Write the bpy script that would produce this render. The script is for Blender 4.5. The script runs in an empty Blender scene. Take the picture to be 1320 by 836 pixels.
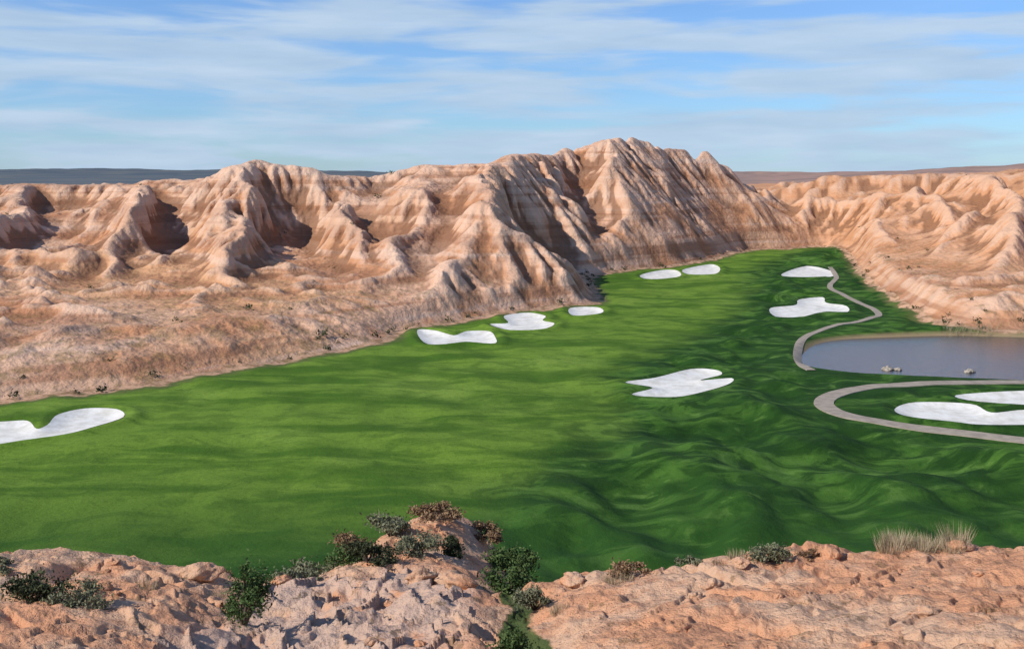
import bpy, math, random, time
import numpy as np
from mathutils import Vector, geometry
T0=time.time()
random.seed(7)
scene=bpy.context.scene

# ------------------------------------------------------------ noise helpers
_perm=np.random.RandomState(3).permutation(4096).astype(np.int64)
_ang=np.random.RandomState(5).rand(4096)*2*np.pi
_gx=np.cos(_ang); _gy=np.sin(_ang)
def perlin(x,y,seed=0):
    x=np.asarray(x,float)+seed*37.7; y=np.asarray(y,float)+seed*91.3
    xi=np.floor(x).astype(np.int64); yi=np.floor(y).astype(np.int64)
    xf=x-xi; yf=y-yi
    u=xf*xf*xf*(xf*(xf*6-15)+10); v=yf*yf*yf*(yf*(yf*6-15)+10)
    def g(ix,iy,dx,dy):
        h=_perm[(_perm[ix&4095]+iy)&4095]
        return _gx[h]*dx+_gy[h]*dy
    a=g(xi,yi,xf,yf); b=g(xi+1,yi,xf-1,yf)
    c=g(xi,yi+1,xf,yf-1); d=g(xi+1,yi+1,xf-1,yf-1)
    return ((a+(b-a)*u)+((c+(d-c)*u)-(a+(b-a)*u))*v)*1.5
def fbm(x,y,o=4,seed=0):
    s=0;a=1;t=0
    for i in range(o):
        s=s+a*perlin(x*2**i,y*2**i,seed+i*3); t+=a; a*=0.5
    return s/t
def ridged(x,y,o=4,seed=0):
    s=0;a=1;t=0
    for i in range(o):
        s=s+a*(1-np.abs(perlin(x*2**i,y*2**i,seed+i*3))*2); t+=a; a*=0.5
    return s/t
def sstep(a,b,x):
    t=np.clip((x-a)/(b-a),0,1); return t*t*(3-2*t)
def blur(h,n):
    h=h.copy()
    for i in range(n):
        h[1:-1,1:-1]=(h[:-2,1:-1]+h[2:,1:-1]+h[1:-1,:-2]+h[1:-1,2:])/4
    return h

# ------------------------------------------------------------ plan of the course (metres)
def smooth_closed(p,n=4):
    out=[];L=len(p)
    for i in range(L):
        p0,p1,p2,p3=[np.array(p[(i+k-1)%L],float) for k in range(4)]
        for j in range(n):
            t=j/n
            out.append(0.5*((2*p1)+(-p0+p2)*t+(2*p0-5*p1+4*p2-p3)*t*t+(-p0+3*p1-3*p2+p3)*t**3))
    return np.array(out)
def smooth_open(p,n=8):
    P=[np.array(q,float) for q in p]; P=[2*P[0]-P[1]]+P+[2*P[-1]-P[-2]]
    out=[]
    for i in range(1,len(P)-2):
        p0,p1,p2,p3=P[i-1],P[i],P[i+1],P[i+2]
        for j in range(n):
            t=j/n
            out.append(0.5*((2*p1)+(-p0+p2)*t+(2*p0-5*p1+4*p2-p3)*t*t+(-p0+3*p1-3*p2+p3)*t**3))
    out.append(P[-2]); return np.array(out)
bunk=[
[(-64.8,125.6),(-65.0,131.4),(-61.3,131.4),(-58.2,131.8),(-55.4,127.9),(-54.9,129.8),(-55.9,135.2),(-53.9,138.7),(-49.8,138.3),(-47.4,133.9),(-49.1,128.6),(-50.9,125.2),(-54.5,122.3),(-58.5,119.9)],
[(-17.9,207.1),(-14.6,207.1),(-10.7,201.2),(-8.4,206.1),(-4.4,206.1),(-3.1,199.3),(-3.1,191.2),(-8.2,193.0),(-14.5,190.4)],
[(-4.3,215.5),(-0.8,217.7),(-1.6,228.2),(3.3,233.2),(6.9,228.2),(6.2,221.1),(8.4,216.6),(5.9,209.1),(0.0,207.1)],
[(12.8,241.2),(18.9,242.6),(19.1,233.2),(12.9,228.2)],
[(36.9,316.8),(44.5,331.6),(49.7,331.6),(48,314.4),(38.8,305.4)],
[(52,334),(63.2,350.8),(64.3,339.6),(59.5,321.6),(51.9,319.2)],
[(79.1,321.6),(92.7,345),(96.5,329),(91.1,314.4),(79.4,312.1)],
[(56.8,241.2),(63.7,246.8),(67.3,257.3),(74.1,262),(71.9,251.2),(74.6,245.4),(71.6,234.5),(66.3,234.5),(59,225.8),(54.5,227)],
[(16.1,156),(20.9,159.6),(27.1,166.5),(30.7,165.8),(30.9,162),(27.0,157.6),(31.8,159),(30.3,154.4),(24.6,147.9),(20.5,145.4),(16.1,147.4),(19.5,152.2)],
[(48.2,138.3),(52.3,142.4),(59,141.5),(59.6,136.5),(64.3,137.8),(68,135.6),(65.5,130.6),(56,129.8),(52.9,131.4),(48.4,134.3)],
[(59.4,146.9),(70,150),(75.5,148.4),(70.5,140.6),(61.4,142.4)],
]
bunk=[smooth_closed(b,5) for b in bunk]
grassP=smooth_closed([(-85.2,125.6),(-72.8,135.6),(-66.9,143.4),(-58.7,148.4),(-50.2,154.4),(-45.6,161.4),(-37.5,171.2),(-29.6,182.2),(-22,194.7),(-19.5,209.1),(-3.2,229),(10.1,242),(19.5,250),(21.5,277.5),(23,312.1),(33.8,331.6),(53.7,350),(71.7,375.7),(89.4,408),(104.9,415),(120,424),(119.4,393),(104,331.6),(94.2,286.8),(87,245.4),(84.9,222),(87.2,210.5),(94.3,206),(132.4,202),(190,150),(190,50),(-160,50),(-150,100)],3)
pondP=smooth_closed([(48.9,182.2),(54.4,194.7),(61.1,201.2),(70.7,204.1),(83.0,206.1),(95.2,204.1),(112.9,202.1),(104,175),(90.1,161.4),(75.6,162.0),(65.3,163.0),(56.5,164.3),(50.8,167.1),(47.6,172.6)],4)
fairP=smooth_closed([(-60.3,84),(-21.7,85.2),(-6.6,92.7),(1.5,106.7),(8.9,125.6),(13.1,142.4),(16.9,171.2),(34.6,204.1),(53.6,252.7),(72,331.6),(100,393.1),(105,460),(-200,460),(-200,200),(-150,140),(-80,100)],3)
path_a=[(66,108),(62.8,116.9),(57.4,123.0),(51.2,127.1),(44.6,131.4),(40.7,135.6),(40.2,141.5),(43.2,147.4),(49.5,152.2),(59.1,154.9),(71.1,157),(84.7,158),(98,157)]
path_b=[(45.0,165),(45.1,171.2),(48.0,184.6),(53.0,199),(60.5,211),(72.6,223.4),(78.5,235.8),(80.1,260.4),(83.1,286.8),(92.2,312.1),(100,345.1)]

GX0,GX1,GY0,GY1,GC=-170,200,45,470,0.5
gx=np.arange(GX0,GX1+GC,GC); gy=np.arange(GY0,GY1+GC,GC)
GXX,GYY=np.meshgrid(gx,gy)
def sdist(poly,X,Y,closed=True):
    d=np.full(X.shape,1e9); ins=np.zeros(X.shape,bool); n=len(poly)
    for i in range(n if closed else n-1):
        ax,ay=poly[i]; bx,by=poly[(i+1)%n]
        ex,ey=bx-ax,by-ay; L=ex*ex+ey*ey+1e-9
        t=np.clip(((X-ax)*ex+(Y-ay)*ey)/L,0,1)
        d=np.minimum(d,(X-ax-t*ex)**2+(Y-ay-t*ey)**2)
        if closed:
            c=((ay>Y)!=(by>Y))
            if abs(ey)>1e-9: ins^=c&(X<ex*(Y-ay)/ey+ax)
    d=np.sqrt(d); return np.where(ins,-d,d)
SG=sdist(grassP,GXX,GYY); SP=sdist(pondP,GXX,GYY); SF=sdist(fairP,GXX,GYY)
ST=np.minimum(sdist(smooth_open(path_a,3),GXX,GYY,False),sdist(smooth_open(path_b,3),GXX,GYY,False))
SB=np.full(SG.shape,50.0)
for b in bunk:
    m=8
    i0=int((b[:,0].min()-m-GX0)/GC); i1=int((b[:,0].max()+m-GX0)/GC)+1
    j0=int((b[:,1].min()-m-GY0)/GC); j1=int((b[:,1].max()+m-GY0)/GC)+1
    SB[j0:j1,i0:i1]=np.minimum(SB[j0:j1,i0:i1],sdist(b,GXX[j0:j1,i0:i1],GYY[j0:j1,i0:i1]))
def bil(A,x0,y0,c,X,Y):
    fx=np.clip((X-x0)/c,0,A.shape[1]-1.001); fy=np.clip((Y-y0)/c,0,A.shape[0]-1.001)
    ix=fx.astype(int); iy=fy.astype(int); fx=fx-ix; fy=fy-iy
    return (A[iy,ix]*(1-fx)*(1-fy)+A[iy,ix+1]*fx*(1-fy)+A[iy+1,ix]*(1-fx)*fy+A[iy+1,ix+1]*fx*fy)
def gs(A,X,Y): return bil(A,GX0,GY0,GC,X,Y)

# ------------------------------------------------------------ badlands relief
BC=0.8; BX0,BX1,BY0,BY1=-270,330,120,640
bx=np.arange(BX0,BX1,BC); by=np.arange(BY0,BY1,BC)
BX,BY=np.meshgrid(bx,by)
wx=BX+8*fbm(BX/34,BY/34,3,1)+1.5*perlin(BX/10,BY/10,2); wy=BY+8*fbm(BX/34,BY/34,3,9)+1.5*perlin(BX/10,BY/10,8)
base=0.8+1.6*fbm(BX/26,BY/26,3,20)+8.5*np.clip(ridged(BX/24+.4*perlin(BX/15,BY/15,24),BY/17+.4*perlin(BX/13,BY/13,26),2,25)-.28,0,1)*sstep(290,240,BY)
base=base+ (19+4*fbm(BX/60,BY/60,4,30))*sstep(400,560,BY+0.25*np.abs(BX)*(BX<0)+20*fbm(BX/50,BY/50,2,33))
Yw=wy+6*fbm(BX/20,BY/20,2,36)
base=base+17*np.clip((Yw-222)/105,0,1)**1.4*sstep(45,-10,BX)*(BY<420)
base=base+11*np.clip((Yw-225)/150,0,1)*sstep(95,150,BX)*sstep(560,420,BY)
H0=base.copy()
R=[
([(-260,405,25),(-177,380,25.5),(-133,370,26.5),(-108,350,27),(-91,340,29.5),(-77,330,34.5),(-60,326,33.5),(-43,337,29.5),(-24,345,32.8),(-9,333,34.0),(0,360,36),(9,372,38),(28,400,40),(41,410,46),(52,415,45),(64,430,43),(75,440,40),(86,450,34),(97,460,27),(112,475,21)],1.3,1.1,1.2),
([(-200,375,25),(-172,320,21),(-160,275,13),(-150,235,4)],1.1,.6,1.05),
([(-165,370,26),(-146,318,23),(-136,278,14),(-122,238,4)],1.0,.5,1.05),
([(-118,362,26),(-105,306,24),(-97,268,15),(-90,232,4)],1.1,.5,1.05),
([(-77,330,34.5),(-72,300,27),(-64,262,15),(-57,228,3)],1.2,.45,1.0),
([(-60,326,33.5),(-49,305,28),(-40,278,18),(-35,250,8)],.9,.42,1.0),
([(-24,345,33),(-24,300,24),(-26,262,14),(-28,222,3)],1.6,.8,1.2),
([(-9,333,34),(-5,300,28),(-3.7,272,21.5),(-1.5,252,14),(3,238,6)],1.1,.65,1.0),
([(-3.7,270,21),(-12,244,12),(-20,218,4)],1.3,.8,1.1),
([(-2,258,16),(9,256,13),(19,262,8)],1.0,1.0,1.0),
([(9,372,38),(14,352,28),(18,334,17)],.8,.42,1.05),
([(36,405,44),(44,385,41),(42,368,34),(38,350,20)],1.0,.6,.65),
([(58,420,44),(60,402,38),(58,386,30),(54,368,17)],.6,.5,.65),
([(86,450,34),(80,434,27),(75,418,14)],.7,.5,.7),
([(97,460,27),(104,448,19),(107,438,10)],.9,.5,.8),
([(112,450,17),(132,432,32),(150,424,21),(160,404,15)],1.0,.6,1.0),
([(132,432,31),(130,400,20),(127,368,11),(121,340,4)],1.2,.6,1.05),
([(155,425,22),(150,370,19),(136,325,13),(119,290,5)],1.3,.6,1.05),
([(150,520,30),(183,480,31.5),(224,480,33.5),(300,500,35)],1.6,1.6,1.3),
([(190,480,31),(176,400,28),(160,345,23),(138,295,15),(114,262,6)],1.2,.55,1.05),
([(224,480,33),(200,390,29),(174,325,25),(150,275,18),(122,238,6)],1.2,.55,1.05),
([(290,500,35),(230,380,31),(190,310,26),(168,255,21),(150,225,11)],1.2,.6,1.05),
]
for pts,wl,wr,ex in R:
    H=np.zeros_like(H0)
    for k in range(len(pts)-1):
        ax,ay,az=pts[k]; bx_,by_,bz=pts[k+1]
        ex_,ey_=bx_-ax,by_-ay; L=ex_*ex_+ey_*ey_
        t=np.clip(((wx-ax)*ex_+(wy-ay)*ey_)/L,0,1)
        qx=ax+t*ex_; qy=ay+t*ey_
        d=np.hypot(wx-qx,wy-qy); zr=az+(bz-az)*t
        side=sstep(-6,6,wx-qx)
        w=zr*(wl+(wr-wl)*side)*(1+0.22*perlin(wx/18,wy/18,40))+1
        x_=np.sqrt((d/w)**2+0.012)-0.11
        f=np.clip(1-x_,0,1)**ex
        H=np.maximum(H,zr*f)
    dd=np.abs(H0-H); H0=np.maximum(H0,H)+0.8*np.exp(-dd/2.0)
for (cx,cy,r,dp) in [(-56,298,12,11),(-60,312,9,6),(14,318,12,11),(8,300,9,8),(-124,305,11,9),(-152,300,11,7),(-88,300,9,8),(27,358,7,13),(24,378,6,8),(50,372,4.5,10),(69,400,6,11),(68,418,5,7),(91,438,5,8),(-34,285,8,5),(142,372,10,7),(168,330,11,7),(-178,300,10,7),(192,360,10,6)]:
    H0-=dp*np.exp(-(((wx-cx)/r)**2+((wy-cy)/(r*1.5))**2))
H0=np.maximum(H0,0.6)
up=sstep(3,14,H0)
bw=BX+6*perlin(BX/16,BY/16,58); bw2=BY+6*perlin(BX/16,BY/16,59)
H0+=up*(1.6*fbm(BX/22,BY/22,2,50)+3.0*(ridged(bw/34,bw2/38,2,57)-.35)*(0.6+.5*sstep(0,50,BX)))
fl=ridged((bw+.35*BY)/19,bw2/75,2,87)-.3
H0+=sstep(3,10,H0)*sstep(31,20,H0)*5.0*fl*(1-.75*np.exp(-((BX+24)/14)**2))*sstep(35,10,BX)
fl2=ridged((bw-.5*BY)/17,(bw2)/60,2,91)-.3
H0+=sstep(3,10,H0)*sstep(33,22,H0)*4.0*fl2*sstep(105,135,BX)
kn=1-np.abs(perlin(bw/19,bw2/21,53))*2.2
H0-=sstep(6,20,H0)*sstep(5,30,BX)*sstep(140,105,BX)*6.5*np.clip(kn,0,1)**2.2
capx=[-270,-133,-104,-91,-77,-60,-46,-36,-24,-9,0,9,28,36,41,60,75,86,97,112,122,132,142,180,224,330]
capz=[26,27,28,30,33.5,32.5,30.2,31,33,33.6,35.8,37.8,40,42.5,44.8,43.6,41,36,31.5,26,27,31,27.5,31,33,36]
cap=np.interp(BX-.12*(BY-400)*(BX>20)*(BY<520),capx,capz)+1.1*fbm(BX/8,BY/10,3,56)
cap=np.where(BY>470,np.minimum(cap,30+2*fbm(BX/30,BY/30,3,60)),cap)
ov=H0-cap+2.2
H0=np.where(ov>0,cap-2.2+2.8*(1-np.exp(-np.clip(ov,0,60)/2.8)),H0)
led=sstep(12,20,H0)
H0+=led*0.5*np.sin(H0*2*np.pi/3.4+1.5*fbm(BX/30,BY/30,2,55))
sgb=np.clip(gs(SG,BX,BY)+3.0*fbm(BX/12,BY/12,3,77),0,200)
ing=(BX>GX0)&(BX<GX1)&(BY<GY1)
slp=.30+.75*sstep(205,245,BY)
lim=np.where(ing,0.7+slp*sgb,200.)
H0=np.where(H0>lim-1.5,np.minimum(H0,lim-1.5+1.5*(1-np.exp(-np.clip(H0-lim+1.5,0,50)/1.5))),H0)
def erode(h,batches,nb,steps,seed):
    rs=np.random.RandomState(seed); ny,nx=h.shape; hf=h.ravel()
    for b in range(batches):
        px=rs.rand(nb)*(nx-3)+1; py=rs.rand(nb)*(ny-3)+1
        dx=np.zeros(nb);dy=np.zeros(nb);vel=np.ones(nb);wat=np.ones(nb);sed=np.zeros(nb)
        for s in range(steps):
            ix=px.astype(np.int64);iy=py.astype(np.int64);fx=px-ix;fy=py-iy
            k=iy*nx+ix
            a=hf[k];c=hf[k+1];e=hf[k+nx];g=hf[k+nx+1]
            gxx=(c-a)*(1-fy)+(g-e)*fy; gyy=(e-a)*(1-fx)+(g-c)*fx
            hh=a*(1-fx)*(1-fy)+c*fx*(1-fy)+e*(1-fx)*fy+g*fx*fy
            dx=dx*0.05-gxx*0.95; dy=dy*0.05-gyy*0.95
            l=np.hypot(dx,dy)+1e-9; dx/=l;dy/=l
            px=np.clip(px+dx,1,nx-3);py=np.clip(py+dy,1,ny-3)
            ix2=px.astype(np.int64);iy2=py.astype(np.int64);fx2=px-ix2;fy2=py-iy2
            k2=iy2*nx+ix2
            hn=hf[k2]*(1-fx2)*(1-fy2)+hf[k2+1]*fx2*(1-fy2)+hf[k2+nx]*(1-fx2)*fy2+hf[k2+nx+1]*fx2*fy2
            dh=hn-hh
            cap_=np.maximum(-dh,0.01)*vel*wat*4.5
            dep=np.where(dh>0,np.minimum(dh,sed),(sed-cap_)*0.22)
            er=np.minimum((cap_-sed)*0.3,-dh)
            ch=np.where((sed>cap_)|(dh>0),dep,-er)
            sed=sed-ch
            w=np.concatenate([ch*(1-fx)*(1-fy),ch*fx*(1-fy),ch*(1-fx)*fy,ch*fx*fy])
            kk=np.concatenate([k,k+1,k+nx,k+nx+1])
            hf+=np.bincount(kk,w,minlength=hf.size)
            vel=np.sqrt(np.clip(vel*vel-dh*2.0,0.05,16)); wat*=0.97
        h=hf.reshape(ny,nx)
        h=h+(blur(h,1)-h)*0.14; hf=h.ravel().copy()
    return hf.reshape(ny,nx)
HE=erode(H0/BC,13,15000,45,4)*BC
mixr=np.clip(.62+.9*fbm(BX/30,BY/30,2,88)+.45*sstep(15,40,BX)*sstep(125,100,BX),0.1,1.2)
sm=blur(H0,3)
HE=HE*(1-mixr*.68)+sm*mixr*.68
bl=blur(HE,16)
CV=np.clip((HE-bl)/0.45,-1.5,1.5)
print('erode',time.time()-T0)

def fore_h(X,Y):
    xw=X+1.4*fbm(X/5,Y/5,3,69)
    yc=46+2.5*perlin(X/9,0*X,60)
    prof=np.interp(Y,[-40,0,6,12,20,30,40,46],[29,28.3,26.6,23.0,19.5,16.9,15.1,14.3])
    xs=[-60,-24,-20,-16,-13,-10.5,-8,-5,-2,-.6,.5,1.6,3.5,7,12,20,60]
    off=np.interp(xw*46/np.maximum(Y,20),xs,[0.5,0.0,0.05,-0.2,-0.7,-1.4,-1.5,-1.5,-1.6,-2.0,-2.3,-1.7,-.9,-.55,-0.3,0.0,0.5])
    off=off*sstep(8,26,Y)
    z=prof+off
    mid=np.exp(-((X+4.5)/6.5)**2)
    z=z-np.maximum(Y-yc,0)*(0.55-.36*mid)-np.maximum(Y-yc-8-9*mid,0)*0.6
    z=z+1.3*np.exp(-((X+3.0)/4.2)**2-((Y-60)/4.5)**2)
    rub=np.exp(-((xw+6.0)/5.0)**2)*sstep(20,28,Y)*sstep(50,46,Y+2*perlin(X/3,Y/3,64))
    n=0.45*fbm(X/4.5,Y/4.5,4,61)+0.17*ridged(X/2.4,Y/3.2,4,63)
    q=fbm(X/6,Y/5,4,62)*5; n=n+0.24*(np.floor(q)+sstep(.75,1.0,q-np.floor(q))-q)
    q2=(X*.8+Y*.45)/1.5+1.2*fbm(X/3,Y/3,3,92); fr=q2-np.floor(q2)
    n=n+rub*(0.40*(fr**1.6)-.15+.3*fbm(X/1.4,Y/1.8,4,66))   # tilted, broken slabs
    n=n-0.5*np.exp(-(perlin(X/7+.15*Y,Y/9,65)/.05)**2)*sstep(-.1,.3,perlin(X/10,Y/10,67))
    cl=np.exp(-((xw*46/np.maximum(Y,20)-.5)/1.0)**2)
    return z+n*sstep(3,14,Y), rub-2.0*cl
def Hfull(X,Y):
    X=np.asarray(X,float);Y=np.asarray(Y,float)
    ing=(X>GX0)&(X<GX1)&(Y>GY0)&(Y<GY1)
    sg=np.where(ing,gs(SG,X,Y),40.0)
    sg=np.where((Y<=GY0+1)&(np.abs(X)<150),-20,sg)
    sp=np.where(ing,gs(SP,X,Y),60.0); sf=np.where(ing,gs(SF,X,Y),60.0); sb=np.where(ing,gs(SB,X,Y),50.0); st=np.where(ing,gs(ST,X,Y),50.0)
    rough=sstep(-2,10,sf)
    c=0.5*fbm(X/45,Y/45,2,70)+rough*(1.6*perlin((X+0.4*Y)/11,(Y-.3*X)/15,71)+0.6*perlin((X+.4*Y)/5,(Y-X*.3)/8,72)+.28*perlin(X/2.7,Y/4.5,74))*sstep(0,14,sp)*(.12+.88*sstep(1,8,st))+(0.36*perlin((X+.5*Y)/9,(Y-.3*X)/16,73)+.09*perlin(X/3,Y/6,75))*(1-rough)
    c=c*sstep(0,6,sb)*0.999
    c=c+0.45*np.exp(-((sb-1.3)/1.2)**2)*sstep(1.5,3,st)-0.35*sstep(0.3,-2.2,sb)
    c=c+sstep(300,420,Y)*1.0
    pond=sstep(3,-2.5,sp); c=c*(1-pond)+(-2.4)*pond
    inb=(X>BX0+1)&(X<BX1-2)&(Y>BY0+1)&(Y<BY1-2)
    az=X/np.maximum(Y,1)
    far=20+4*fbm(X/60,Y/60,4,30)*sstep(1500,500,Y)+3*fbm(X/400,Y/400,3,90)
    far=far-8*sstep(900,4000,Y)
    far=far+np.clip(24*(az-.24)/.24,0,34)*(1+.5*fbm(X/160,Y/160,4,93))*sstep(900,1500,Y)*sstep(9000,5000,Y)
    far=far+(18+16*fbm(X/500,Y/500,4,95))*sstep(-0.04,-0.30,az+0.05*fbm(X/700,Y/700,3,94))*sstep(2500,4000,Y)
    far=far+(8+50*fbm(X/1500,Y/1500,4,96))*sstep(5000,8000,Y)
    near=2+3*fbm(X/40,Y/40,4,80)+8*sstep(150,320,np.abs(X))*ridged(X/50,Y/50,4,81)
    out=near+(far-near)*sstep(380,600,Y)
    e=np.minimum(np.minimum(X-BX0,BX1-X),np.minimum(Y-BY0,BY1-Y))
    wb=sstep(2,50,e)
    b=bil(HE,BX0,BY0,BC,X,Y)+0.25*fbm(X/3,Y/3,3,85)+0.18*ridged(X/2.2,Y/2.2,2,86)-.1
    land=out+(b-out)*wb
    land=land*sstep(-6,3,sp)+(-2.4)*(1-sstep(-6,3,sp))
    g=sstep(-0.5,7,sg)
    h=c+(land-c)*g
    fz,rub=fore_h(X,Y)
    h=np.where(Y<84,np.maximum(fz,h),h)
    isf=((fz>h-0.02)&(Y<84)).astype(float)
    h=np.where(Y<50,fz,h); isf=np.where(Y<50,1.0,isf)
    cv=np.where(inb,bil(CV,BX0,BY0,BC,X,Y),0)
    return h,sg,sf,sp,sb,isf,rub,cv
def Hz(x,y): return float(Hfull(np.array([x]),np.array([y]))[0][0])

# ------------------------------------------------------------ terrain mesh (one sheet, split by cover)
A=np.concatenate([np.linspace(-58,-29,110,endpoint=False),np.linspace(-29,29,1180,endpoint=False),np.linspace(29,58,110)])
A=np.radians(A)
Rr=np.concatenate([np.geomspace(2,24,50,endpoint=False),np.linspace(24,70,270,endpoint=False),np.linspace(70,200,240,endpoint=False),np.linspace(200,470,560,endpoint=False),np.geomspace(470,14000,240)])
AA,RR=np.meshgrid(A,Rr)
X=(RR*np.sin(AA)).ravel();Y=(RR*np.cos(AA)).ravel()
Zh,sg,sf,sp,sb,isf,rub,cv=Hfull(X,Y)
nr,nc=len(Rr),len(A)
idx=np.arange(nr*nc).reshape(nr,nc)
F=np.stack([idx[:-1,:-1],idx[:-1,1:],idx[1:,1:],idx[1:,:-1]],-1).reshape(-1,4)
F=F[:,::-1]
fsg=sg[F].max(1); fis=isf[F].max(1); fR=RR.ravel()[F].min(1)
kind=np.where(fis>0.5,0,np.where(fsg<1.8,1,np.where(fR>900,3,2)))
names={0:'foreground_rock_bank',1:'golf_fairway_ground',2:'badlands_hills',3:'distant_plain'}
def make_mesh(name,V,Fq,attrs,mat):
    me=bpy.data.meshes.new(name)
    me.vertices.add(len(V)); me.vertices.foreach_set('co',V.astype(np.float32).ravel())
    n=len(Fq);me.loops.add(n*4);me.loops.foreach_set('vertex_index',Fq.astype(np.int32).ravel())
    me.polygons.add(n);me.polygons.foreach_set('loop_start',np.arange(0,n*4,4,dtype=np.int32))
    me.polygons.foreach_set('loop_total',np.full(n,4,np.int32))
    me.polygons.foreach_set('use_smooth',np.ones(n,bool))
    me.update(calc_edges=True)
    for k,v in attrs.items():
        a=me.attributes.new(k,'FLOAT','POINT');a.data.foreach_set('value',v.astype(np.float32))
    ob=bpy.data.objects.new(name,me);scene.collection.objects.link(ob);me.materials.append(mat);return ob

# ------------------------------------------------------------ material helpers
class NT:
    def __init__(s,name):
        s.m=bpy.data.materials.new(name);s.m.use_nodes=True;s.t=s.m.node_tree;s.t.nodes.clear()
        s.out=s.t.nodes.new('ShaderNodeOutputMaterial');s.b=s.t.nodes.new('ShaderNodeBsdfPrincipled')
        s.t.links.new(s.b.outputs[0],s.out.inputs[0]);s.b.inputs['Roughness'].default_value=0.95
        s.b.inputs['Specular IOR Level'].default_value=0.1
        s.geo=s.t.nodes.new('ShaderNodeNewGeometry')
    def pos(s,scale=(1,1,1)):
        n=s.t.nodes.new('ShaderNodeVectorMath');n.operation='MULTIPLY';s.t.links.new(s.geo.outputs['Position'],n.inputs[0]);n.inputs[1].default_value=scale;return n.outputs[0]
    def noise(s,scale,detail=4,vec=None,rough=.55,dist=0):
        n=s.t.nodes.new('ShaderNodeTexNoise');n.inputs['Scale'].default_value=scale;n.inputs['Detail'].default_value=detail
        n.inputs['Roughness'].default_value=rough;n.inputs['Distortion'].default_value=dist
        s.t.links.new(vec if vec is not None else s.geo.outputs['Position'],n.inputs['Vector']);return n.outputs[0]
    def math(s,op,a,b=0,c=0):
        n=s.t.nodes.new('ShaderNodeMath');n.operation=op
        for i,v in enumerate((a,b,c)):
            if hasattr(v,'links'): s.t.links.new(v,n.inputs[i])
            else: n.inputs[i].default_value=v
        return n.outputs[0]
    def ramp(s,v,a,b,smooth=True):
        n=s.t.nodes.new('ShaderNodeMapRange');n.interpolation_type='SMOOTHSTEP' if smooth else 'LINEAR'
        s.t.links.new(v,n.inputs[0]);n.inputs[1].default_value=a;n.inputs[2].default_value=b;return n.outputs[0]
    def mix(s,f,a,b):
        n=s.t.nodes.new('ShaderNodeMix');n.data_type='RGBA'
        if hasattr(f,'links'): s.t.links.new(f,n.inputs[0])
        else:n.inputs[0].default_value=f
        for i,v in ((6,a),(7,b)):
            if hasattr(v,'links'): s.t.links.new(v,n.inputs[i])
            else:n.inputs[i].default_value=(*v,1)
        return n.outputs[2]
    def attr(s,n_):
        n=s.t.nodes.new('ShaderNodeAttribute');n.attribute_name=n_;return n.outputs['Fac']
    def bump(s,h,dist,strength=1,prev=None):
        n=s.t.nodes.new('ShaderNodeBump');n.inputs['Distance'].default_value=dist;n.inputs['Strength'].default_value=strength
        s.t.links.new(h,n.inputs['Height'])
        if prev is not None:s.t.links.new(prev,n.inputs['Normal'])
        return n.outputs[0]
    def color(s,c): s.t.links.new(c,s.b.inputs['Base Color']) if hasattr(c,'links') else setattr(s.b.inputs['Base Color'],'default_value',(*c,1))
    def normal(s,n): s.t.links.new(n,s.b.inputs['Normal'])
    def sep(s,i):
        n=s.t.nodes.new('ShaderNodeSeparateXYZ');s.t.links.new(s.geo.outputs['Position'],n.inputs[0]);return n.outputs[i]
    def slope(s):
        n=s.t.nodes.new('ShaderNodeSeparateXYZ');s.t.links.new(s.geo.outputs['True Normal'],n.inputs[0]);return n.outputs[2]

def hills_mat():
    m=NT('badlands_rock')
    z=m.sep(2); y=m.sep(1); x=m.sep(0)
    big=m.noise(0.02,3); med=m.noise(0.07,4); fine=m.noise(1.0,4,rough=.65)
    strata=m.noise(1.0,3,vec=m.pos((0.012,0.012,0.42)))
    rock=m.mix(m.ramp(big,.38,.62),(0.58,0.315,0.165),(0.64,0.40,0.265))
    rock=m.mix(m.math('MULTIPLY',m.ramp(x,-45,-15),m.ramp(x,110,70)),rock,(0.64,0.385,0.25))
    rock=m.mix(m.ramp(med,.44,.64),rock,(0.51,0.245,0.125))
    rock=m.mix(m.math('MULTIPLY',m.ramp(strata,.5,.60),.7),rock,(0.37,0.17,0.09))
    rock=m.mix(m.math('MULTIPLY',m.ramp(strata,.44,.34),.5),rock,(0.67,0.48,0.36))
    rock=m.mix(m.math('MULTIPLY',m.ramp(m.math('ADD',x,m.math('MULTIPLY',big,40)),105,150),.65),rock,(0.60,0.295,0.145))
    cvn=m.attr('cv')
    rock=m.mix(m.math('MULTIPLY',m.ramp(cvn,-.1,-1.1),.75),rock,(0.20,0.095,0.05))  # hollows and gullies browned: valley shade painted into the rock colour
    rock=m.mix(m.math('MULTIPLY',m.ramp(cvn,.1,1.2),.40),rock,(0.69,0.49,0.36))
    rock=m.mix(m.math('MULTIPLY',m.ramp(fine,.52,.8),.28),rock,(0.29,0.16,0.09))
    flat=m.ramp(m.slope(),.80,.96)
    low=m.ramp(z,10,3)
    scrub=m.math('MULTIPLY',m.math('MULTIPLY',flat,low),m.ramp(m.noise(.22,5,rough=.7),.47,.62))
    rock=m.mix(m.math('MULTIPLY',scrub,.65),rock,(0.21,0.14,0.055))
    rock=m.mix(m.math('MULTIPLY',m.ramp(y,560,900),m.ramp(m.math('DIVIDE',x,y),.15,.05)),rock,(0.12,0.11,0.09))
    m.color(rock)
    m.normal(m.bump(m.noise(.7,5,rough=.6),.8,.8));return m.m
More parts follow.
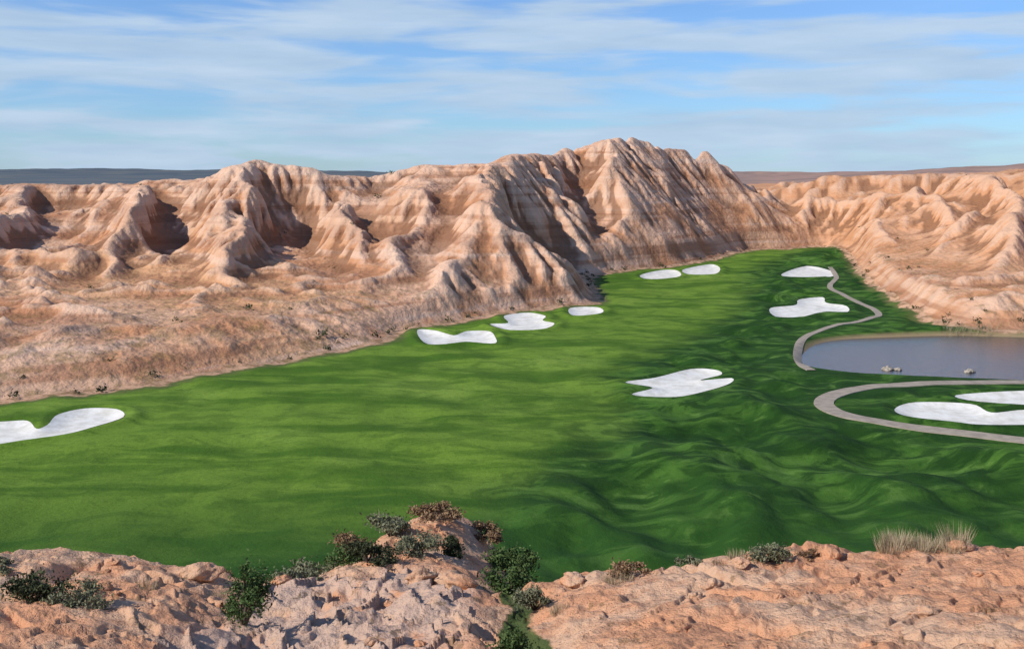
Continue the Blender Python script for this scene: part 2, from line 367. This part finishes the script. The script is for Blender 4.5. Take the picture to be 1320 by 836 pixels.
def plain_mat():
    m=NT('hazy_plain_ground');x=m.sep(0);y=m.sep(1)
    c=m.mix(m.ramp(m.noise(0.004,4),.4,.6),(0.085,0.11,0.13),(0.13,0.14,0.14))  # dark plant cover, with bluish distance haze painted into its colour
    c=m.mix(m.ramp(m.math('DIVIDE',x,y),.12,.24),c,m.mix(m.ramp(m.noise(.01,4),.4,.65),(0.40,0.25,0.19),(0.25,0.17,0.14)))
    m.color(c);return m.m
def fore_mat():
    m=NT('foreground_rock');rb=m.attr('rub')
    fc=m.mix(m.ramp(m.noise(.3,4),.4,.62),(0.62,0.305,0.165),(0.62,0.39,0.25))
    fc=m.mix(m.math('MULTIPLY',m.ramp(m.noise(1.6,5,rough=.7),.5,.72),.7),fc,(0.42,0.20,0.11))
    fc=m.mix(m.math('MULTIPLY',m.ramp(rb,.3,.7),m.math('MULTIPLY',m.ramp(m.noise(.8,4),.3,.5),.85)),fc,(0.56,0.395,0.30))
    sp=m.noise(.9,5,rough=.72)
    fc=m.mix(m.math('MULTIPLY',m.ramp(sp,.57,.64),.65),fc,(0.20,0.125,0.065))
    fc=m.mix(m.math('MULTIPLY',m.ramp(m.math('ADD',rb,m.math('MULTIPLY',m.noise(1.2,5,rough=.7),1.2)),-.25,-.7),.95),fc,(0.05,0.09,0.025))
    m.color(fc)
    nb=m.bump(m.noise(1.4,6,rough=.62),.5,.8)
    nb=m.bump(m.noise(8,4,rough=.7),.07,.8,nb);m.normal(nb);return m.m
def grass_mat():
    m=NT('turf_grass');y=m.sep(1);z=m.sep(2)
    n1=m.noise(0.045,4); st=m.noise(1.0,5,vec=m.pos((0.035,0.10,0.1)),dist=.8,rough=.6); gf=m.noise(1.6,4,rough=.7)
    md=m.noise(1.0,4,vec=m.pos((0.12,0.17,0.1)),dist=1.6,rough=.6)
    fair=m.mix(m.ramp(st,.41,.57),(0.062,0.135,0.012),(0.145,0.240,0.027))
    fair=m.mix(m.ramp(n1,.5,.70),fair,(0.185,0.285,0.040))
    fair=m.mix(m.math('MULTIPLY',m.ramp(md,.46,.62),.5),fair,(0.050,0.110,0.011))
    rough=m.mix(m.ramp(st,.38,.64),(0.020,0.062,0.009),(0.062,0.142,0.020))
    rough=m.mix(m.math('MULTIPLY',m.ramp(md,.46,.57),.8),rough,(0.011,0.040,0.006))  # dark ripples: mound shadows painted into the rough, besides the real relief
    rough=m.mix(m.math('MULTIPLY',m.ramp(md,.44,.34),.85),rough,(0.095,0.185,0.034))
    sfn=m.math('ADD',m.attr('sf'),m.math('MULTIPLY',m.math('SUBTRACT',m.noise(.12,4),.5),16))
    g=m.mix(m.ramp(sfn,-6,5),fair,rough)
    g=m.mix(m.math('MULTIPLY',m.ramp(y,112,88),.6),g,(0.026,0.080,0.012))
    g=m.mix(m.math('MULTIPLY',m.ramp(gf,.45,.75),.35),g,(0.03,0.07,0.009))
    sgn=m.math('ADD',m.attr('sg'),m.math('MULTIPLY',m.math('SUBTRACT',m.noise(.3,4),.5),6))
    edge=m.mix(m.ramp(sgn,-3.0,-.8),g,(0.10,0.12,0.035))
    rock=m.mix(m.ramp(m.noise(.5,4,rough=.7),.42,.62),(0.56,0.34,0.21),(0.28,0.17,0.09))
    cover=m.mix(m.ramp(sgn,-.9,.2),edge,rock)
    cover=m.mix(m.math('MULTIPLY',m.ramp(m.attr('sp'),2.4,.8),m.ramp(z,.6,-.2)),cover,(0.30,0.22,0.12))
    m.color(cover)
    m.normal(m.bump(m.noise(1.2,5,rough=.75),.25,.7));return m.m
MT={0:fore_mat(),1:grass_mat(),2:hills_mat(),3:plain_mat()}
V=np.stack([X,Y,Zh],1)
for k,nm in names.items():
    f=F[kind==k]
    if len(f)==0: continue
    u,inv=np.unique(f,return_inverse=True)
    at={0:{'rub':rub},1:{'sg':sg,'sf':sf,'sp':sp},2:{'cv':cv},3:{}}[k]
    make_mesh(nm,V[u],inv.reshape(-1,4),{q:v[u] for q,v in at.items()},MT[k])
print('terrain',time.time()-T0)

# ------------------------------------------------------------ bunkers
def sand_mat():
    m=NT('bunker_sand');c=m.mix(m.ramp(m.noise(.6,5),.35,.7),(0.78,0.75,0.68),(0.62,0.59,0.51));m.color(c)
    m.normal(m.bump(m.noise(1.5,5),.12,.6));return m.m
SM=sand_mat()
def drape(name,poly,mat,off,step):
    x0,y0=poly.min(0);x1,y1=poly.max(0);pts=[tuple(p) for p in poly];n=len(pts)
    xs,ys=np.meshgrid(np.arange(x0,x1,step),np.arange(y0,y1,step));xs=xs.ravel()+.013;ys=ys.ravel()+.017
    d=sdist(poly,xs,ys);k=d<-step*.4
    pts+=list(zip(xs[k],ys[k]))
    v,e,f,_,_,_=geometry.delaunay_2d_cdt([Vector(p) for p in pts],[(i,(i+1)%n) for i in range(n)],[],1,1e-4)
    P=np.array([tuple(q) for q in v]);h=Hfull(P[:,0],P[:,1])[0]
    me=bpy.data.meshes.new(name);me.from_pydata([(p[0],p[1],z+off) for p,z in zip(P,h)],[],[tuple(q) for q in f])
    for p in me.polygons:
        p.use_smooth=True
    me.update()
    if me.polygons and me.polygons[0].normal.z<0: me.flip_normals()
    ob=bpy.data.objects.new(name,me);scene.collection.objects.link(ob);me.materials.append(mat);return ob
for b in bunk: drape('sand_bunker',b,SM,.07,.7)

# ------------------------------------------------------------ pond
def water_mat():
    m=NT('pond_water');m.color((0.06,0.055,0.06));m.b.inputs['Roughness'].default_value=.12;m.b.inputs['Specular IOR Level'].default_value=.5
    m.normal(m.bump(m.noise(1.0,5,vec=m.pos((.8,2.2,1)),rough=.6),.12,.5));return m.m
me=bpy.data.meshes.new('pond_water')
cen=pondP.mean(0);big=[tuple(cen+(p-cen)*1.12) for p in pondP]
me.from_pydata([(p[0],p[1],-.75) for p in big],[],[list(range(len(big)))])
if me.polygons[0].normal.z<0: me.flip_normals()
ob=bpy.data.objects.new('pond_water',me);scene.collection.objects.link(ob);me.materials.append(water_mat())
def rock(name,x,y,z,r,seed,mat=None):
    import bmesh
    bm=bmesh.new();bmesh.ops.create_icosphere(bm,subdivisions=4,radius=1)
    P=np.array([v.co[:] for v in bm.verts])
    k=1+.55*fbm(P[:,0]*1.1+seed,P[:,1]*1.1+P[:,2]*1.7,4,seed)
    k=k+.10*np.clip(perlin(P[:,0]*1.6+P[:,2],P[:,1]*1.6+seed,seed)*4,-1,1)
    for v,q in zip(bm.verts,k):
        p=v.co; v.co=Vector((p.x*r*1.4*q,p.y*r*q,p.z*r*.65*q))
    me=bpy.data.meshes.new(name);bm.to_mesh(me);bm.free()
    me.polygons.foreach_set('use_smooth',np.ones(len(me.polygons),bool))
    ob=bpy.data.objects.new(name,me);ob.location=(x,y,z);ob.rotation_euler=(0,0,seed*1.3);scene.collection.objects.link(ob);me.materials.append(mat or RM);return ob
rm=NT('pale_boulder');rm.color(rm.mix(rm.ramp(rm.noise(1.5,5),.35,.7),(0.40,0.35,0.28),(0.24,0.20,0.15)));rm.normal(rm.bump(rm.noise(4,5),.1,.7));RM=rm.m
for i,(x,y,r) in enumerate([(58.5,171.2,.75),(60.0,170.8,.45),(70.4,169.0,.7)]): rock('pond_boulder',x,y,-.7,r,30+i)
FM=MT[0]
rs=np.random.RandomState(44)
for i in range(34):
    y=rs.uniform(31,46); x=rs.uniform(-.46,.46)*y
    r=.10+.30*rs.rand()**2.2
    rock('bank_rock',x,y,Hz(x,y)+r*.12,r,60+i,FM)
for i,(x,y,r) in enumerate([(13.1,45.2,.45),(-2.4,46.5,.6),(-3.9,46.8,.5),(2.6,45.5,.45),(-12.5,44,.55)]): rock('bank_rock',x,y,Hz(x,y)+r*.15,r,100+i,FM)

# ------------------------------------------------------------ cart paths
def path_mat():
    m=NT('concrete_path');m.color(m.mix(m.ramp(m.noise(.8,5),.35,.7),(0.38,0.32,0.25),(0.28,0.235,0.185)));m.normal(m.bump(m.noise(8,4),.02,.5));return m.m
PM=path_mat()
def path(name,pts,w):
    c=smooth_open(pts,12);t=np.gradient(c,axis=0);t/=np.linalg.norm(t,axis=1)[:,None];n=np.stack([-t[:,1],t[:,0]],1)
    cols=[-w/2-.02,-w/2,-w/4,0,w/4,w/2,w/2+.02];vs=[]
    for o in cols:
        p=c+n*o;h=Hfull(p[:,0],p[:,1])[0]
        vs.append(np.column_stack([p,h+(.10 if abs(o)<=w/2 else -.15)]))
    K=len(c);Vv=np.concatenate(vs);fs=[]
    for j in range(len(cols)-1):
        for i in range(K-1): fs.append((j*K+i,(j+1)*K+i,(j+1)*K+i+1,j*K+i+1))
    me=bpy.data.meshes.new(name);me.from_pydata(Vv.tolist(),[],fs);me.update()
    if sum(p.normal.z for p in me.polygons)<0: me.flip_normals()
    ob=bpy.data.objects.new(name,me);scene.collection.objects.link(ob);me.materials.append(PM)
path('cart_path',path_a,2.5)
path('cart_path',path_b,1.4)

# ------------------------------------------------------------ vegetation
def leaf_mat(name,c1,c2,c3):
    m=NT(name);n=m.noise(2.2,3);c=m.mix(m.ramp(n,.35,.6),c1,c2);c=m.mix(m.ramp(m.noise(9,3),.55,.75),c,c3);m.color(c);return m.m
LM={'green':leaf_mat('leaves_green',(0.04,0.075,0.022),(0.09,0.135,0.045),(0.15,0.175,0.07)),
'sage':leaf_mat('leaves_sage',(0.11,0.12,0.07),(0.20,0.20,0.12),(0.30,0.27,0.17)),
'rust':leaf_mat('leaves_rust',(0.17,0.10,0.055),(0.30,0.19,0.11),(0.12,0.13,0.05)),
'dry':leaf_mat('grass_dry',(0.32,0.25,0.15),(0.45,0.36,0.24),(0.24,0.18,0.10)),
'dark':leaf_mat('leaves_dark',(0.03,0.04,0.02),(0.07,0.08,0.04),(0.11,0.11,0.05)),
'bark':leaf_mat('bark',(0.08,0.06,0.045),(0.12,0.09,0.07),(0.06,0.05,0.04))}
def leaves(C,size,rs):
    n=len(C);d1=rs.normal(size=(n,3));d1/=np.linalg.norm(d1,axis=1)[:,None];d2=np.cross(d1,rs.normal(size=(n,3)));d2/=np.linalg.norm(d2,axis=1)[:,None]+1e-9
    s=size*(.6+.8*rs.rand(n))[:,None]
    return np.stack([C-d1*s,C+d2*s*.45,C+d1*s,C-d2*s*.45],1).reshape(-1,3)
def bush(name,x,y,w,h,mat,nleaf=1500,leaf=.07,seed=1,lobes=9,sink=.1):
    rs=np.random.RandomState(seed);z=Hz(x,y)-sink
    cs=[];wood=[];wf=[]
    for i in range(lobes):
        a=rs.rand()*6.28;r=rs.rand()**.6*w*.40;hz=h*(.25+.6*rs.rand())*(1-.5*(r/(w*.5))**2)
        c=np.array([x+r*math.cos(a),y+r*math.sin(a),z+hz])
        rad=np.array([w*.17,w*.17,h*.22])*(.5+.9*rs.rand())
        k=nleaf//lobes;v=rs.normal(size=(k,3));v/=np.linalg.norm(v,axis=1)[:,None];v*=(rs.rand(k)**.45*(1+.35*rs.normal(size=k)))[:,None]
        cs.append(c+v*rad)
        b0=np.array([x,y,z]);d=c-b0;t=.02+.012*h;p=np.array([t,0,0]);q=np.array([0,t,0]);o=len(wood)
        for e,sc in ((b0,1.5),(b0+d*.5+np.array([0,0,.08*h]),1.0),(c,.35)):
            wood+= [e+p*sc,e+q*sc,e-p*sc,e-q*sc]
        for l in (0,4):
            for j in range(4): wf.append((o+l+j,o+l+(j+1)%4,o+l+4+(j+1)%4,o+l+4+j))
    C=np.concatenate(cs);C[:,2]=np.maximum(C[:,2],z+.05)
    Vl=leaves(C,leaf,rs);n0=len(wood);Vv=np.concatenate([np.array(wood),Vl])
    me=bpy.data.meshes.new(name);me.from_pydata(Vv.tolist(),[],wf+[(n0+4*i,n0+4*i+1,n0+4*i+2,n0+4*i+3) for i in range(len(C))])
    me.materials.append(LM['bark']);me.materials.append(LM[mat])
    mi=np.ones(len(me.polygons),np.int32);mi[:len(wf)]=0;me.polygons.foreach_set('material_index',mi);me.update()
    ob=bpy.data.objects.new(name,me);scene.collection.objects.link(ob);return ob
def tuft(name,pts,h,mat,seed=1,n=220,r=.5):
    rs=np.random.RandomState(seed);V=[];Fc=[]
    for (x,y) in pts:
        z=Hz(x,y);hk=h*(.55+.6*rs.rand())
        for i in range(n):
            a=rs.rand()*6.28;q=rs.rand()**.5*r;bx_,by_=x+q*math.cos(a),y+q*math.sin(a);hh=hk*(.35+.7*rs.rand());le=.8*hh
            tx,ty=bx_+math.cos(a)*le*rs.rand(),by_+math.sin(a)*le*rs.rand();w=.014;o=len(V);b=rs.rand()*6.28
            V+=[(bx_-w*math.cos(b),by_-w*math.sin(b),z-.15),(bx_+w*math.cos(b),by_+w*math.sin(b),z-.15),(tx,ty,z+hh)];Fc.append((o,o+1,o+2))
    me=bpy.data.meshes.new(name);me.from_pydata(V,[],Fc);me.materials.append(LM[mat]);ob=bpy.data.objects.new(name,me);scene.collection.objects.link(ob)
bush('desert_shrub',-9.4,38.5,1.9,2.5,'green',2600,.07,1,14)
bush('desert_shrub',-16.0,37,2.4,.9,'dark',2600,.07,2,12)
bush('desert_shrub',-14.2,36,2.2,.9,'sage',2000,.06,3)
bush('sagebrush',-9.8,55,3.0,1.5,'sage',2200,.09,4)
bush('sagebrush',-8.0,56,2.8,1.5,'rust',2400,.09,5)
bush('sagebrush',-6.3,57,3.2,1.3,'sage',2600,.09,6)
bush('sagebrush',-4.2,58,3.2,1.0,'rust',2600,.09,7)
bush('sagebrush',-1.6,59,2.4,.9,'rust',2000,.09,8)
bush('sagebrush',-9.4,48,2.4,1.1,'sage',2000,.08,9)
bush('sagebrush',-6.6,50,2.6,1.2,'dark',2200,.08,10)
bush('sagebrush',-4.4,52,2.6,1.0,'sage',2200,.08,20)
bush('sagebrush',-7.8,52,2.2,1.0,'green',1800,.08,21)
bush('sagebrush',-3.0,54,2.0,.9,'dark',1600,.08,22)
bush('desert_shrub',0.1,56,2.6,2.2,'green',4200,.09,11,20)
bush('desert_shrub',-0.1,47,2.4,1.6,'green',3400,.08,12,18)
bush('desert_shrub',0.9,43,1.7,1.2,'sage',2200,.07,18,12)
bush('desert_shrub',0.1,37,1.7,1.3,'green',2600,.06,13,16)
bush('desert_shrub',0.5,32.5,1.4,1.0,'sage',2200,.06,14,14)
bush('sagebrush',10.6,45,1.9,.9,'sage',2600,.06,15,12)
bush('sagebrush',12.2,45,1.0,.5,'rust',900,.05,16)
bush('sagebrush',4.6,45,2.4,.7,'rust',1600,.06,17)
bush('sagebrush',7.4,45.5,1.2,.45,'sage',1000,.05,23)
bush('sagebrush',-12.4,46,1.6,.6,'rust',1200,.06,24)
bush('sagebrush',-19.2,41,1.5,.6,'sage',1200,.06,25)
tuft('dry_grass',[(15.6+.42*i,45.3+.5*((i*7)%3)) for i in range(8)],.85,'dry',3,280,.5)
tuft('dry_grass',[(4.0,44),(4.5,44.4),(9.2,45),(-11.2,42),(-13.3,40),(1.8,41)],.4,'dry',8,160,.35)
tuft('pond_reeds',[(82+.8*i,206.5+.9*((i*5)%3)) for i in range(12)],2.4,'dry',5,60,.8)
# distant scattered scrub, one object
rs=np.random.RandomState(21)
n=14000;a=np.radians(rs.uniform(-30,30,n));r=np.sqrt(rs.uniform(120**2,480**2,n));xs=r*np.sin(a);ys=r*np.cos(a)
hz,g1,_,p1,_,_,_,_=Hfull(xs,ys);h2=Hfull(xs+1,ys)[0];h3=Hfull(xs,ys+1)[0];sl=np.hypot(h2-hz,h3-hz)
dens=np.where(hz<5,.12,.02)*(fbm(xs/25,ys/25,3,99)>.0)+.7*(g1<4)*(rs.rand(n)<.5)
k=(g1>.3)&(p1>2)&(sl<.75)&(rs.rand(n)<dens)
xs,ys,hz=xs[k],ys[k],hz[k];VL=[]
for x,y,z in zip(xs,ys,hz):
    s=.3+.75*rs.rand()**2;c=rs.normal(size=(26,3))*np.array([.5,.5,.32])*s+np.array([x,y,z+.4*s]);VL.append(leaves(c,.33*s,rs))
VL=np.concatenate(VL);nf=len(VL)//4
me=bpy.data.meshes.new('desert_scrub');me.from_pydata(VL.tolist(),[],[(4*i,4*i+1,4*i+2,4*i+3) for i in range(nf)]);me.materials.append(LM['dark'])
ob=bpy.data.objects.new('desert_scrub',me);scene.collection.objects.link(ob)
print('veg',time.time()-T0,len(xs))

# ------------------------------------------------------------ camera, sun, sky
cam=bpy.data.cameras.new('camera');co=bpy.data.objects.new('camera',cam);scene.collection.objects.link(co)
co.location=(0,0,30);co.rotation_euler=(math.radians(90),0,0);cam.lens=38.6;cam.sensor_width=36;cam.shift_y=-.1485;cam.clip_start=.1;cam.clip_end=40000
scene.camera=co
S=Vector((-0.74,-0.36,0.60)).normalized()
sl=bpy.data.lights.new('sun','SUN');sl.energy=4.6;sl.angle=math.radians(.5);sl.color=(1,.94,.85)
so=bpy.data.objects.new('sun',sl);scene.collection.objects.link(so);so.rotation_euler=(-S).to_track_quat('-Z','Y').to_euler()
w=bpy.data.worlds.new('World');scene.world=w;w.use_nodes=True;t=w.node_tree;t.nodes.clear()
N=t.nodes.new;Lk=t.links.new
out=N('ShaderNodeOutputWorld');sky=N('ShaderNodeTexSky');sky.sky_type='NISHITA';sky.sun_disc=False
sky.sun_elevation=math.asin(S.z);sky.sun_rotation=math.atan2(S.x,S.y);sky.dust_density=.2;sky.ozone_density=3
tint=N('ShaderNodeMix');tint.data_type='RGBA';tint.blend_type='MULTIPLY';tint.inputs[0].default_value=1;Lk(sky.outputs[0],tint.inputs[6]);tint.inputs[7].default_value=(.58,.88,1.32,1)
bg=N('ShaderNodeBackground');bg.inputs[1].default_value=.11;Lk(tint.outputs[2],bg.inputs[0])
tc=N('ShaderNodeTexCoord');mp=N('ShaderNodeMapping');mp.inputs['Scale'].default_value=(5.5,5.5,40);mp.inputs['Location'].default_value=(3,1,5);Lk(tc.outputs['Generated'],mp.inputs[0])
n1=N('ShaderNodeTexNoise');n1.inputs['Scale'].default_value=1.0;n1.inputs['Detail'].default_value=4;n1.inputs['Roughness'].default_value=.5;n1.inputs['Distortion'].default_value=.3;Lk(mp.outputs[0],n1.inputs[0])
mr=N('ShaderNodeMapRange');mr.interpolation_type='SMOOTHSTEP';Lk(n1.outputs[0],mr.inputs[0]);mr.inputs[1].default_value=.36;mr.inputs[2].default_value=.57;mr.inputs[3].default_value=.18
sx=N('ShaderNodeSeparateXYZ');Lk(tc.outputs['Generated'],sx.inputs[0])
fd=N('ShaderNodeMapRange');Lk(sx.outputs[2],fd.inputs[0]);fd.inputs[1].default_value=.5;fd.inputs[2].default_value=.2;fd.inputs[3].default_value=.15;fd.inputs[4].default_value=.9
mu=N('ShaderNodeMath');mu.operation='MULTIPLY';Lk(mr.outputs[0],mu.inputs[0]);Lk(fd.outputs[0],mu.inputs[1])
n2=N('ShaderNodeTexNoise');n2.inputs['Scale'].default_value=1.7;n2.inputs['Detail'].default_value=4;Lk(mp.outputs[0],n2.inputs[0])
cm=N('ShaderNodeMix');cm.data_type='RGBA';Lk(n2.outputs[0],cm.inputs[0]);cm.inputs[6].default_value=(.34,.50,.70,1);cm.inputs[7].default_value=(.64,.76,.90,1)
cb=N('ShaderNodeBackground');Lk(cm.outputs[2],cb.inputs[0]);cb.inputs[1].default_value=1.0
mx=N('ShaderNodeMixShader');Lk(mu.outputs[0],mx.inputs[0]);Lk(bg.outputs[0],mx.inputs[1]);Lk(cb.outputs[0],mx.inputs[2]);Lk(mx.outputs[0],out.inputs[0])
scene.view_settings.view_transform='Standard';scene.view_settings.look='None';scene.view_settings.exposure=0
print('done',time.time()-T0)
